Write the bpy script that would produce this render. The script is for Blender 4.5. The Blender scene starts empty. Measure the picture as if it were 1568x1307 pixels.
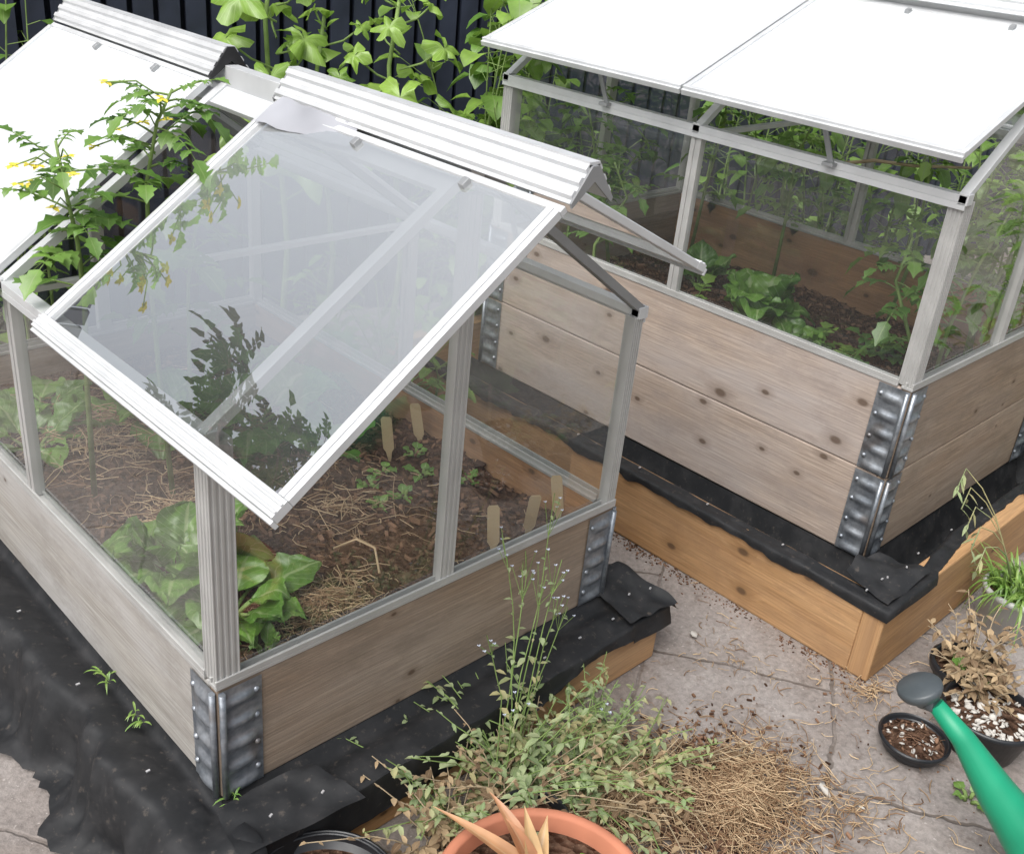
import bpy, math, random
from mathutils import Vector, Matrix, noise
V=Vector
random.seed(7)
R_=random.random
def U(a,b): return a+(b-a)*random.random()
def nz(x,y,z=0.0): return noise.noise(V((x,y,z)))
scene=bpy.context.scene
COL=scene.collection
# ------------------------------------------------------------------ mesh builder
class MB:
    def __init__(s): s.v=[];s.f=[];s.m=[];s.uv=[];s.r=[];s.sm=[]
    def vert(s,p): s.v.append((p[0],p[1],p[2])); return len(s.v)-1
    def face(s,idx,m=0,uv=None,r=0.5,sm=False):
        s.f.append(tuple(idx)); s.m.append(m); s.r.append(r); s.sm.append(sm)
        s.uv.append(uv if uv else [(0,0)]*len(idx))
    def quad(s,a,b,c,d,m=0,uv=None,r=.5,sm=False):
        s.face([s.vert(a),s.vert(b),s.vert(c),s.vert(d)],m,uv or [(0,0),(1,0),(1,1),(0,1)],r,sm)
    def box(s,p,a,b,c,m=0,r=None):
        p=V(p);a=V(a);b=V(b);c=V(c)
        if a.cross(b).dot(c)<0: b,c=c,b
        r=R_() if r is None else r
        ou,ov=U(0,20),U(0,20)
        P=[p,p+a,p+a+b,p+b,p+c,p+a+c,p+a+b+c,p+b+c]
        i=[s.vert(q) for q in P]
        la,lb,lc=a.length,b.length,c.length
        def uv(u,v,o=0): return [(ou,ov+o),(ou+u,ov+o),(ou+u,ov+v+o),(ou,ov+v+o)]
        s.face([i[0],i[3],i[2],i[1]],m,[(ou,ov),(ou,ov+lb),(ou+la,ov+lb),(ou+la,ov)],r)
        s.face([i[4],i[5],i[6],i[7]],m,uv(la,lb,.37),r)
        s.face([i[0],i[1],i[5],i[4]],m,uv(la,lc,.71),r)
        s.face([i[3],i[7],i[6],i[2]],m,[(ou,ov+1.1),(ou,ov+lc+1.1),(ou+la,ov+lc+1.1),(ou+la,ov+1.1)],r)
        s.face([i[0],i[4],i[7],i[3]],m,[(ou,ov),(ou+lc*.2,ov),(ou+lc*.2,ov+lb),(ou,ov+lb)],r)
        s.face([i[1],i[2],i[6],i[5]],m,[(ou,ov),(ou,ov+lb),(ou+lc*.2,ov+lb),(ou+lc*.2,ov)],r)
    def extrude(s,prof,p0,p1,xa,ya,m=0,r=.5,cap=True):
        p0=V(p0);p1=V(p1);xa=V(xa);ya=V(ya);n=len(prof)
        A=[s.vert(p0+xa*x+ya*y) for x,y in prof];B=[s.vert(p1+xa*x+ya*y) for x,y in prof]
        L=(p1-p0).length
        for k in range(n):
            j=(k+1)%n
            s.face([A[k],A[j],B[j],B[k]],m,[(0,k*.01),(0,k*.01+.01),(L,k*.01+.01),(L,k*.01)],r)
        if cap:
            s.face(A[::-1],m,None,r); s.face(B,m,None,r)
    def tube(s,pts,rad,m=0,n=6,r=.5,cap=True,flat=1.0):
        pts=[V(p) for p in pts]
        if not isinstance(rad,(list,tuple)): rad=[rad]*len(pts)
        rings=[];prev=None
        for i,p in enumerate(pts):
            t=(pts[min(i+1,len(pts)-1)]-pts[max(i-1,0)])
            t=t.normalized() if t.length>1e-9 else V((0,0,1))
            u=prev if prev else (V((0,0,1)) if abs(t.z)<.9 else V((1,0,0)))
            x=(u-t*u.dot(t));x=x.normalized() if x.length>1e-6 else t.orthogonal().normalized();y=t.cross(x);prev=x
            rings.append([s.vert(p+(x*math.cos(k*2*math.pi/n)*flat+y*math.sin(k*2*math.pi/n))*rad[i]) for k in range(n)])
        for i in range(len(rings)-1):
            for k in range(n):
                j=(k+1)%n
                s.face([rings[i][k],rings[i][j],rings[i+1][j],rings[i+1][k]],m,[(i,k/n),(i,(k+1)/n),(i+1,(k+1)/n),(i+1,k/n)],r,True)
        if cap and n>2:
            s.face(rings[0][::-1],m,None,r);s.face(rings[-1],m,None,r)
    def lathe(s,prof,c,m=0,n=40,r=.5,ax=None,wob=0):
        c=V(c)
        if ax is None: X,Y,Z=V((1,0,0)),V((0,1,0)),V((0,0,1))
        else:
            Z=V(ax).normalized();X=Z.orthogonal().normalized();Y=Z.cross(X)
        so=U(0,50)
        rings=[[s.vert(c+(X*math.cos(k*2*math.pi/n)+Y*math.sin(k*2*math.pi/n))*rr*(1+wob*nz(k*.9+so,h*90))+Z*h) for k in range(n)] for rr,h in prof]
        for i in range(len(rings)-1):
            for k in range(n):
                j=(k+1)%n
                s.face([rings[i][k],rings[i][j],rings[i+1][j],rings[i+1][k]],m,[(k/n,prof[i][1]),((k+1)/n,prof[i][1]),((k+1)/n,prof[i+1][1]),(k/n,prof[i+1][1])],r,True)
    def leaf(s,base,d,up,L,W,m=0,droop=.3,fold=.25,n=5,k=1,jag=0,ruf=0,r=None,shape=.8):
        base=V(base);d=V(d).normalized();up=V(up)
        side=d.cross(up)
        if side.length<1e-4: side=d.orthogonal()
        side.normalize();nr=side.cross(d).normalized()
        r=R_() if r is None else r
        sd=U(0,50);rows=[]
        for i in range(n+1):
            t=i/n
            c=base+d*(L*t*(1-.25*droop*t))-V((0,0,1))*(droop*L*t*t*.55)
            w=W*max(.03,math.sin(math.pi*min(1,max(0,t))**shape))
            if t>0.999: w=W*.03
            if jag and 0<i<n: w*=1+jag*(1 if i%2 else -1)
            row=[]
            for j in range(-k,k+1):
                q=j/k
                z=fold*abs(q)*w
                if ruf: z+=ruf*L*(nz(q*2.6+sd,t*5.5,sd)*(.35+abs(q)))
                row.append(s.vert(c+side*(q*w)+nr*z))
            rows.append(row)
        for i in range(n):
            for j in range(2*k):
                s.face([rows[i][j],rows[i][j+1],rows[i+1][j+1],rows[i+1][j]],m,
                  [(j/(2*k),i/n),((j+1)/(2*k),i/n),((j+1)/(2*k),(i+1)/n),(j/(2*k),(i+1)/n)],r,True)
    def fan(s,c,nrm,fwd,Rr,m=0,lobes=5,depth=.22,cup=.15,r=None,N=30):
        c=V(c);nrm=V(nrm).normalized();fwd=V(fwd);fwd=(fwd-nrm*fwd.dot(nrm)).normalized();sd=nrm.cross(fwd)
        r=R_() if r is None else r;o=U(0,90)
        ci=s.vert(c);r1=[];r2=[]
        for k in range(N+1):
            th=-math.pi*.93+k/N*math.pi*1.86
            rr=Rr*(1-depth+depth*math.cos(lobes*th*1.0))*(.82+.18*math.cos(th*.5))*(1+.06*math.sin(k*2.4+o))
            e=fwd*math.cos(th)+sd*math.sin(th)
            h=cup*Rr*nz(math.cos(th)*1.8+o,math.sin(th)*1.8)*2
            r1.append(s.vert(c+e*rr*.5+nrm*(.08*Rr+h*.3)));r2.append(s.vert(c+e*rr+nrm*(h-.12*Rr)))
        for k in range(N):
            s.face([ci,r1[k],r1[k+1]],m,[(.5,0),(.3,.5),(.7,.5)],r,True)
            s.face([r1[k],r2[k],r2[k+1],r1[k+1]],m,[(.3,.5),(.1,1),(.9,1),(.7,.5)],r,True)
    def clamp(s,x0,x1,y0,y1):
        # leaves that press against a pane stay inside it
        s.v=[(min(max(x,x0+.004*nz(y*30,z*30)),x1),min(max(y,y0+.004*nz(x*30,z*30)),y1),z) for x,y,z in s.v]
    def obj(s,name,mats,bevel=0,parent=None):
        me=bpy.data.meshes.new(name);me.from_pydata(s.v,[],s.f)
        for mm in mats: me.materials.append(mm)
        me.polygons.foreach_set('material_index',s.m)
        me.polygons.foreach_set('use_smooth',s.sm)
        ul=me.uv_layers.new(name='UVMap');fl=[]
        for u in s.uv:
            for a in u: fl+=[a[0],a[1]]
        ul.data.foreach_set('uv',fl)
        at=me.attributes.new('rnd','FLOAT','FACE');at.data.foreach_set('value',s.r)
        me.update()
        o=bpy.data.objects.new(name,me);COL.objects.link(o)
        if bevel:
            b=o.modifiers.new('bevel','BEVEL');b.width=bevel;b.segments=2;b.limit_method='ANGLE';b.angle_limit=math.radians(50)
        if parent: o.parent=parent
        return o
def empty(name):
    o=bpy.data.objects.new(name,None);COL.objects.link(o);return o
# ------------------------------------------------------------------ materials
class NT:
    def __init__(s,name):
        s.mat=bpy.data.materials.new(name);s.mat.use_nodes=True;s.t=s.mat.node_tree;s.t.nodes.clear()
        s.out=s.n('ShaderNodeOutputMaterial')
    def n(s,ty,**kw):
        nd=s.t.nodes.new(ty)
        for k,v in kw.items(): setattr(nd,k,v)
        return nd
    def l(s,a,b): s.t.links.new(a,b)
    def noise(s,vec,scale,detail=2,rough=.55,dist=0,dim='3D'):
        q=s.n('ShaderNodeTexNoise',noise_dimensions=dim);q.inputs['Scale'].default_value=scale;q.inputs['Detail'].default_value=detail
        q.inputs['Roughness'].default_value=rough;q.inputs['Distortion'].default_value=dist
        if vec: s.l(vec,q.inputs['Vector'])
        return q.outputs['Fac']
    def ramp(s,fac,st):
        q=s.n('ShaderNodeValToRGB');e=q.color_ramp.elements
        while len(e)<len(st): e.new(.5)
        for i,(p,c) in enumerate(st):
            e[i].position=p;e[i].color=(c,c,c,1) if isinstance(c,(int,float)) else (*c,1)
        s.l(fac,q.inputs['Fac']);return q.outputs['Color']
    def math(s,op,a,b=None,c=None,clamp=False):
        q=s.n('ShaderNodeMath',operation=op,use_clamp=clamp)
        for i,x in enumerate((a,b,c)):
            if x is None: continue
            if isinstance(x,(int,float)): q.inputs[i].default_value=x
            else: s.l(x,q.inputs[i])
        return q.outputs[0]
    def mix(s,fac,a,b,blend='MIX'):
        q=s.n('ShaderNodeMix',data_type='RGBA',blend_type=blend)
        for i,x in ((0,fac),(6,a),(7,b)):
            if isinstance(x,(int,float)): q.inputs[i].default_value=x
            elif isinstance(x,tuple): q.inputs[i].default_value=(*x,1)
            else: s.l(x,q.inputs[i])
        return q.outputs[2]
    def mapping(s,vec,scale=(1,1,1),loc=(0,0,0),rot=(0,0,0)):
        q=s.n('ShaderNodeMapping');q.inputs['Scale'].default_value=scale;q.inputs['Location'].default_value=loc;q.inputs['Rotation'].default_value=rot
        s.l(vec,q.inputs['Vector']);return q.outputs[0]
    def bump(s,h,st=.3,dist=.01):
        q=s.n('ShaderNodeBump');q.inputs['Strength'].default_value=st;q.inputs['Distance'].default_value=dist
        s.l(h,q.inputs['Height']);return q.outputs[0]
    def diff(s,col,bump=None):
        q=s.n('ShaderNodeBsdfDiffuse')
        if isinstance(col,tuple): q.inputs[0].default_value=(*col,1)
        else: s.l(col,q.inputs[0])
        if bump: s.l(bump,q.inputs['Normal'])
        return q.outputs[0]
    def bsdf(s,col,rough=.6,metal=0,bump=None,spec=.5):
        q=s.n('ShaderNodeBsdfPrincipled')
        for k,x in (('Base Color',col),('Roughness',rough),('Metallic',metal)):
            if isinstance(x,tuple): q.inputs[k].default_value=(*x,1)
            elif isinstance(x,(int,float)): q.inputs[k].default_value=x
            else: s.l(x,q.inputs[k])
        q.inputs['Specular IOR Level'].default_value=spec
        if bump: s.l(bump,q.inputs['Normal'])
        return q.outputs[0]
    def done(s,sh): s.l(sh,s.out.inputs['Surface']);return s.mat
    def obj(s): return s.n('ShaderNodeTexCoord').outputs['Object']
    def uv(s): return s.n('ShaderNodeTexCoord').outputs['UV']
    def rnd(s): return s.n('ShaderNodeAttribute',attribute_name='rnd').outputs['Fac']

def m_wood(name,light,dark,stain,knots=.12,rough=.75,greyc=(.3,.28,.27),greyamt=.5,keep=.45,contrast=.5):
    t=NT(name);uv=t.uv()
    vor=t.n('ShaderNodeTexVoronoi',voronoi_dimensions='2D');vor.inputs['Scale'].default_value=1;vor.inputs['Randomness'].default_value=1
    t.l(t.mapping(uv,(6.5,10.5,1)),vor.inputs['Vector'])
    sc=t.n('ShaderNodeSeparateColor');t.l(vor.outputs['Color'],sc.inputs[0])
    # only some cells carry a knot, each with its own size
    miss=t.math('GREATER_THAN',sc.outputs[0],keep)
    d=t.math('ADD',t.math('MULTIPLY',vor.outputs['Distance'],t.math('ADD',.7,t.math('MULTIPLY',sc.outputs[1],.9))),miss)
    fall=t.math('MULTIPLY',t.math('SUBTRACT',1.0,t.math('MULTIPLY',d,3.2),clamp=True),1.5)
    sep=t.n('ShaderNodeSeparateXYZ');t.l(uv,sep.inputs[0])
    comb=t.n('ShaderNodeCombineXYZ')
    t.l(t.math('MULTIPLY',sep.outputs[0],1.5),comb.inputs[0])
    wob=t.math('MULTIPLY',t.noise(t.mapping(uv,(1.3,5,1)),1,1,dim='2D'),2.2)
    t.l(t.math('ADD',t.math('ADD',t.math('MULTIPLY',sep.outputs[1],40),fall),wob),comb.inputs[1])
    g=t.noise(comb.outputs[0],1,4,.65,dim='2D')
    g2=t.noise(t.mapping(uv,(9,260,1)),1,2,.6,dim='2D')
    base=t.mix(t.ramp(g,[(.5-.3*(1-contrast)-.08,0.),(.5+.3*(1-contrast)+.08,1.)]),dark,light)
    base=t.mix(.45,base,t.ramp(g2,[(.3,.4),(.7,1.)]),'MULTIPLY')
    st=t.noise(t.mapping(uv,(2.2,6,1),(3,1,0)),1,3,.6,dim='2D')
    base=t.mix(t.math('MULTIPLY',t.ramp(st,[(.36,0.),(.68,1.)]),greyamt),base,greyc)
    base=t.mix(t.math('MULTIPLY',t.ramp(t.noise(t.mapping(uv,(5,11,1),(9,4,0)),1,5,.78,dim='2D'),[(.48,0.),(.72,1.)]),.65),base,stain)
    if knots>0:
        kn=t.ramp(d,[(knots*.5,1.),(knots*.9,0.)])
        ring=t.ramp(d,[(knots*.9,.5),(knots*2.4,0.)])
        base=t.mix(ring,base,tuple(x*.6 for x in dark))
        base=t.mix(t.math('MULTIPLY',kn,.75),base,(.09,.055,.035))
    base=t.mix(.35,base,t.ramp(t.rnd(),[(0,.65),(1,1.)]),'MULTIPLY')
    return t.done(t.bsdf(base,rough,0,t.bump(g2,.3,.002),.3))
def m_leaf(name,c1,c2,rib=(.25,.36,.12),trans=.35,rough=.45,dry=None,vein=.35,bump=False,gloss=.05):
    t=NT(name);uv=t.uv();r=t.rnd()
    col=t.mix(r,c1,c2)
    nn=t.noise(t.obj(),35,1)
    col=t.mix(.5,col,t.ramp(nn,[(.3,.6),(.7,1.25)]),'MULTIPLY')
    sep=t.n('ShaderNodeSeparateXYZ');t.l(uv,sep.inputs[0])
    ab=t.math('ABSOLUTE',t.math('SUBTRACT',sep.outputs[0],.5))
    mid=t.math('MULTIPLY',t.ramp(ab,[(.015,1.),(.05,0.)]),.75)
    if vein:
        wv=t.math('SINE',t.math('MULTIPLY',t.math('ADD',sep.outputs[1],t.math('MULTIPLY',ab,-.7)),45))
        mid=t.math('MAXIMUM',mid,t.ramp(wv,[(.86,0.),(1.,vein)]))
    col=t.mix(mid,col,rib)
    if dry: col=t.mix(t.ramp(t.noise(t.obj(),9,1),[(.5,0.),(.62,.8)]),col,dry)
    b=t.diff(col,t.bump(t.noise(t.obj(),70,2),.6,.007) if bump else None)
    tr=t.n('ShaderNodeBsdfTranslucent');t.l(col,tr.inputs[0])
    mx=t.n('ShaderNodeMixShader');mx.inputs[0].default_value=trans;t.l(b,mx.inputs[1]);t.l(tr.outputs[0],mx.inputs[2])
    if gloss:
        g=t.n('ShaderNodeBsdfGlossy');g.inputs['Roughness'].default_value=rough;g.inputs['Color'].default_value=(1,1,1,1)
        m2=t.n('ShaderNodeMixShader');m2.inputs[0].default_value=gloss;t.l(mx.outputs[0],m2.inputs[1]);t.l(g.outputs[0],m2.inputs[2]);mx=m2
    return t.done(mx.outputs[0])
def m_glass(name,diff,gl,boost,tint=(.96,.985,.97),rough=.02,zr=None,dtop=0,streak=.35,gtop=0):
    t=NT(name)
    tp=t.n('ShaderNodeBsdfTransparent');tp.inputs[0].default_value=(*tint,1)
    g=t.n('ShaderNodeBsdfGlossy');g.inputs['Color'].default_value=(1,1,1,1);g.inputs['Roughness'].default_value=rough
    fr=t.n('ShaderNodeFresnel');geo=t.n('ShaderNodeNewGeometry')
    t.l(t.math('ADD',1.5,t.math('MULTIPLY',geo.outputs['Backfacing'],1/1.5-1.5)),fr.inputs[0])  # same pane reflectance from both sides
    f=t.math('ADD',t.math('MULTIPLY',fr.outputs[0],boost),gl,clamp=True)
    o=t.obj()
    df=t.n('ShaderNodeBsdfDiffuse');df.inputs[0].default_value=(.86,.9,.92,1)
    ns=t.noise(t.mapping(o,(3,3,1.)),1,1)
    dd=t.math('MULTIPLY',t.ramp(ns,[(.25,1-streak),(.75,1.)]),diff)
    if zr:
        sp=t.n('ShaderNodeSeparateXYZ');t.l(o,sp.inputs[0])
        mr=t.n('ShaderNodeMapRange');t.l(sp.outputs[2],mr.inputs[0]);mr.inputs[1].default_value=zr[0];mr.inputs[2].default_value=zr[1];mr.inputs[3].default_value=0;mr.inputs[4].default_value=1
        dd=t.math('ADD',dd,t.math('MULTIPLY',mr.outputs[0],dtop))  # white haze grows with height, painting the sky reflection into the pane
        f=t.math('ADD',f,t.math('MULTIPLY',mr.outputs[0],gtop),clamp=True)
    m1=t.n('ShaderNodeMixShader');t.l(f,m1.inputs[0]);t.l(tp.outputs[0],m1.inputs[1]);t.l(g.outputs[0],m1.inputs[2])
    m2=t.n('ShaderNodeMixShader');t.l(dd,m2.inputs[0]);t.l(m1.outputs[0],m2.inputs[1]);t.l(df.outputs[0],m2.inputs[2])
    return t.done(m2.outputs[0])
def m_simple(name,c,rough=.5,metal=0,nscale=20,var=.25,bst=0,bd=.002,spec=.5,detail=2):
    t=NT(name);o=t.obj();n=t.noise(o,nscale,detail,.65)
    col=t.mix(1.0,c,t.ramp(n,[(.25,1-var),(.75,1.)]),'MULTIPLY')
    return t.done(t.bsdf(col,t.ramp(n,[(.2,max(0,rough-.1)),(.8,min(1,rough+.1))]),metal,t.bump(n,bst,bd) if bst else None,spec))
def m_diff(name,c,nscale=30,var=.35):
    t=NT(name);n=t.noise(t.obj(),nscale,1)
    return t.done(t.diff(t.mix(1.0,c,t.ramp(n,[(.25,1-var),(.75,1.)]),'MULTIPLY')))
M={}
M['wood1']=m_wood('weathered_board_brown',(.43,.33,.245),(.31,.225,.16),(.22,.175,.135),.05,greyamt=.4,greyc=(.37,.32,.28),keep=.3,contrast=.5)
M['wood1g']=m_wood('weathered_board_grey',(.50,.48,.45),(.37,.34,.305),(.28,.26,.24),.05,greyamt=.8,greyc=(.47,.46,.455),keep=.3,contrast=.4)
M['wood2']=m_wood('weathered_board_pale',(.57,.465,.39),(.43,.34,.28),(.32,.27,.245),.10,greyamt=.75,greyc=(.45,.405,.39),keep=.55,contrast=.5)
M['woodo']=m_wood('new_pine_board',(.62,.37,.18),(.47,.26,.115),(.34,.20,.11),.09,greyamt=.25,greyc=(.46,.35,.25),keep=.4,contrast=.5)
M['woodi']=m_wood('inner_board',(.62,.35,.18),(.42,.22,.11),(.28,.18,.12),.11,greyamt=.3,greyc=(.38,.30,.24),keep=.6)
M['label']=m_wood('wooden_label',(.66,.52,.31),(.55,.41,.23),(.45,.34,.22),.0,greyamt=.1)
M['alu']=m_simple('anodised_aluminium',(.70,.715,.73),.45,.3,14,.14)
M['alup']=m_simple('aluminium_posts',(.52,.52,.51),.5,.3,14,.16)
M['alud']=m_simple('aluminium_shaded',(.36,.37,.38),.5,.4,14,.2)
M['rubber']=m_simple('rubber_black',(.02,.02,.022),.5,0,40,.3)
M['glass']=m_glass('clear_glass',.030,.02,1.4,(.98,.99,.985))
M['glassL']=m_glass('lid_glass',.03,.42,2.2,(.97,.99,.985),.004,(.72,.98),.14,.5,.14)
M['glassW']=m_glass('painted_sky_lid_glass',.66,.60,3.0,(.95,.98,.98),.01,None,0,.14)  # mostly diffuse white: the bright sky's reflection is painted into the pane
def galv():
    t=NT('galvanised_steel');o=t.obj()
    n=t.noise(o,25,3,.6);n2=t.noise(o,120,1)
    c=t.mix(t.ramp(n,[(.3,0.),(.7,1.)]),(.20,.225,.26),(.42,.45,.49))
    c=t.mix(.5,c,t.ramp(n2,[(.35,.55),(.65,1.)]),'MULTIPLY')
    c=t.mix(t.ramp(t.noise(o,12,2),[(.58,0.),(.68,.7)]),c,(.14,.11,.09))
    return t.done(t.bsdf(c,.42,.65))
M['galv']=galv()
def membrane():
    t=NT('black_rubber_membrane');o=t.obj();n=t.noise(o,18,3,.6)
    c=t.mix(t.ramp(n,[(.45,0.),(.75,1.)]),(.017,.018,.020),(.036,.036,.038))
    c=t.mix(t.ramp(t.noise(o,70,3,.7),[(.60,0.),(.74,.5)]),c,(.12,.10,.085))
    return t.done(t.bsdf(c,t.ramp(n,[(.2,.5),(.8,.75)]),0,t.bump(n,.3,.006),.3))
M['mem']=membrane()
def soil(name='soil',a=(.045,.027,.019),b=(.17,.10,.068)):
    t=NT(name);o=t.obj();n=t.noise(o,28,5,.75)
    v=t.n('ShaderNodeTexVoronoi');v.inputs['Scale'].default_value=75;t.l(o,v.inputs['Vector'])
    c=t.mix(t.ramp(n,[(.35,0.),(.7,1.)]),a,b)
    c=t.mix(t.ramp(t.noise(o,140,2,.7),[(.62,0.),(.75,.8)]),c,(.30,.21,.15))
    return t.done(t.diff(c,t.bump(v.outputs['Distance'],1.,.014)))
M['soil']=soil()
def concrete():
    t=NT('worn_concrete_paving');o=t.obj()
    ad=t.n('ShaderNodeVectorMath',operation='MULTIPLY_ADD')
    nn=t.n('ShaderNodeTexNoise');nn.inputs['Scale'].default_value=6;nn.inputs['Detail'].default_value=4;nn.inputs['Roughness'].default_value=.65;t.l(o,nn.inputs['Vector'])
    t.l(nn.outputs['Color'],ad.inputs[0]);ad.inputs[1].default_value=(.045,.045,.0);t.l(o,ad.inputs[2])
    bk=t.n('ShaderNodeTexBrick');bk.inputs['Scale'].default_value=1;bk.inputs['Brick Width'].default_value=.52;bk.inputs['Row Height'].default_value=.36
    bk.inputs['Mortar Size'].default_value=.005;bk.inputs['Mortar Smooth'].default_value=.7
    for k,v in (('Color1',.9),('Color2',1.),('Mortar',1.)): bk.inputs[k].default_value=(v,v,v,1)
    t.l(t.mapping(ad.outputs[0],(1,1,1),(.02,.16,0),(0,0,math.radians(-32))),bk.inputs['Vector'])
    n=t.noise(o,6,5,.7);n2=t.noise(o,90,4,.75);n3=t.noise(o,2.2,4,.65)
    f=t.math('MULTIPLY',bk.outputs['Fac'],t.ramp(n,[(.36,.2),(.55,1.)]))
    c=t.mix(t.ramp(n,[(.3,0.),(.72,1.)]),(.27,.24,.225),(.40,.365,.345))
    c=t.mix(t.ramp(n3,[(.42,0.),(.6,.6)]),c,(.23,.19,.165))
    c=t.mix(.6,c,t.ramp(n2,[(.32,.5),(.62,1.12)]),'MULTIPLY')
    c=t.mix(1.,c,bk.outputs['Color'],'MULTIPLY')
    c=t.mix(t.ramp(t.noise(o,14,4,.8),[(.56,0.),(.68,.6)]),c,(.13,.095,.075))
    c=t.mix(t.ramp(t.noise(o,150,1),[(.70,0.),(.76,.6)]),c,(.52,.48,.45))
    c=t.mix(t.math('MULTIPLY',f,.75),c,(.09,.07,.055))
    h=t.math('SUBTRACT',t.math('MULTIPLY',n2,.8),t.math('MULTIPLY',bk.outputs['Fac'],1.0))
    return t.done(t.bsdf(c,.8,0,t.bump(h,.6,.005),.3))
M['conc']=concrete()
_t=NT('dry_straw');M['straw']=_t.done(_t.diff(_t.mix(_t.rnd(),(.22,.125,.07),(.66,.50,.32))))
_t=NT('bark_chips');M['bark']=_t.done(_t.diff(_t.mix(_t.rnd(),(.05,.028,.02),(.27,.16,.105))))
M['tbark']=m_diff('tree_bark',(.16,.12,.09))
M['lt']=m_leaf('tomato_leaf',(.08,.19,.03),(.20,.36,.07))
M['lc']=m_leaf('chard_leaf',(.10,.25,.03),(.22,.42,.07),(.42,.54,.25),.35,.4,bump=True)
M['lb']=m_leaf('garden_leaf',(.08,.20,.03),(.30,.48,.08))
M['lh']=m_leaf('broad_leaf',(.22,.40,.055),(.36,.56,.09),(.40,.56,.18),.4)
M['lr']=m_leaf('tree_leaf',(.03,.06,.02),(.06,.11,.03),(.08,.12,.05),.1,gloss=0,vein=0)
M['lw']=m_leaf('weed_leaf',(.26,.36,.17),(.46,.52,.30),(.46,.52,.34),.3,.6,(.52,.45,.24),0,gloss=0)
M['ld']=m_leaf('dried_leaf',(.20,.135,.085),(.52,.39,.24),(.4,.3,.2),.2,.8,None,0,gloss=0)
M['lg']=m_leaf('grass_blade',(.15,.30,.055),(.30,.45,.10),(.3,.4,.15),.3,vein=0)
M['la']=m_leaf('aloe_leaf',(.50,.22,.11),(.62,.42,.20),(.5,.35,.2),.15,.5,vein=0)
M['stem']=m_diff('green_stem',(.26,.37,.13))
M['stemd']=m_diff('dry_stem',(.50,.40,.27))
M['yel']=m_diff('yellow_petal',(.8,.68,.10))
M['wht']=m_diff('pale_petal',(.66,.71,.84))
M['shell']=m_diff('white_shell',(.68,.65,.60),60,.4)
M['terra']=m_simple('terracotta',(.56,.22,.13),.75,0,12,.3,.2,.002,.3)
M['plb']=m_simple('black_plastic',(.02,.022,.026),.35,0,30,.3)
M['plg']=m_simple('green_plastic',(.012,.32,.17),.38,0,9,.35,.08)
M['plgrey']=m_simple('grey_plastic',(.08,.095,.105),.4,0,30,.25)
M['potw']=m_simple('pale_glazed_pot',(.62,.62,.60),.4,0,14,.25)
M['fence']=m_simple('dark_painted_fence',(.032,.040,.070),.6,0,10,.5)
M['film']=m_simple('torn_grey_film',(.42,.43,.47),.4,0,10,.3,.3,.01)
M['steel']=m_simple('staple_metal',(.7,.7,.72),.3,.5,50,.1)

# ------------------------------------------------------------------ ground
def ground():
    mb=MB();S=40
    x0,x1,y0,y1,N=-1.2,3.4,-1.8,2.8,150
    idx={}
    for i in range(N+1):
        for j in range(N+1):
            x=x0+(x1-x0)*i/N;y=y0+(y1-y0)*j/N
            e=min(i,N-i,j,N-j)/8.0;e=min(1,e)
            idx[i,j]=mb.vert((x,y,(.004*nz(x*3,y*3)+.0025*nz(x*14,y*14))*e-.002*e))
    for i in range(N):
        for j in range(N):
            mb.face([idx[i,j],idx[i+1,j],idx[i+1,j+1],idx[i,j+1]],0,None,.5,True)
    a,b,c,d=[mb.vert(p) for p in ((-S,-S,0),(S,-S,0),(S,S,0),(-S,S,0))]
    bot=[idx[i,0] for i in range(N+1)];top=[idx[i,N] for i in range(N+1)];lf=[idx[0,j] for j in range(N+1)];rt=[idx[N,j] for j in range(N+1)]
    mb.face([a,b]+bot[::-1]);mb.face([b,c]+rt[::-1]);mb.face([c,d]+top);mb.face([d,a]+lf)
    mb.obj('ground',[M['conc']])
ground()

# ------------------------------------------------------------------ raised beds
def hinge(mb,c,d,nrm,z0,z1,m=0,w=.066):
    c=V(c);d=V(d);nrm=V(nrm);nu,nv=9,int((z1-z0)/.0045)
    g=[[None]*(nv+1) for _ in range(nu+1)]
    for i in range(nu+1):
        for j in range(nv+1):
            u=i/nu;z=z0+(z1-z0)*j/nv
            ph=(z-z0)/.039
            b=max(0,math.sin(ph*2*math.pi))**.7*(.0065)*max(0,math.sin(math.pi*min(1,max(0,(u-.12)/.76))))**.6
            b+= .003*max(0,math.cos(ph*math.pi))*(1 if u<.15 else 0)
            p=c+d*(u*w)+nrm*(.003+b);g[i][j]=mb.vert((p.x,p.y,z))
    for i in range(nu):
        for j in range(nv):
            mb.face([g[i][j],g[i+1][j],g[i+1][j+1],g[i][j+1]],m,None,.5,True)
    p=c+d*.004+nrm*.006
    mb.tube([(p.x,p.y,z0+.002),(p.x,p.y,z1-.002)],.0048,m,8)
    for zz in (z0+.03,z0+.075,z0+.125,z0+.17):
        if zz<z1:
            q=c+d*(w*.86)+nrm*.004;mb.lathe([(.0,.004),(.004,.003),(.005,0)],(q.x,q.y,zz),m,8,.5,nrm)
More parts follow.
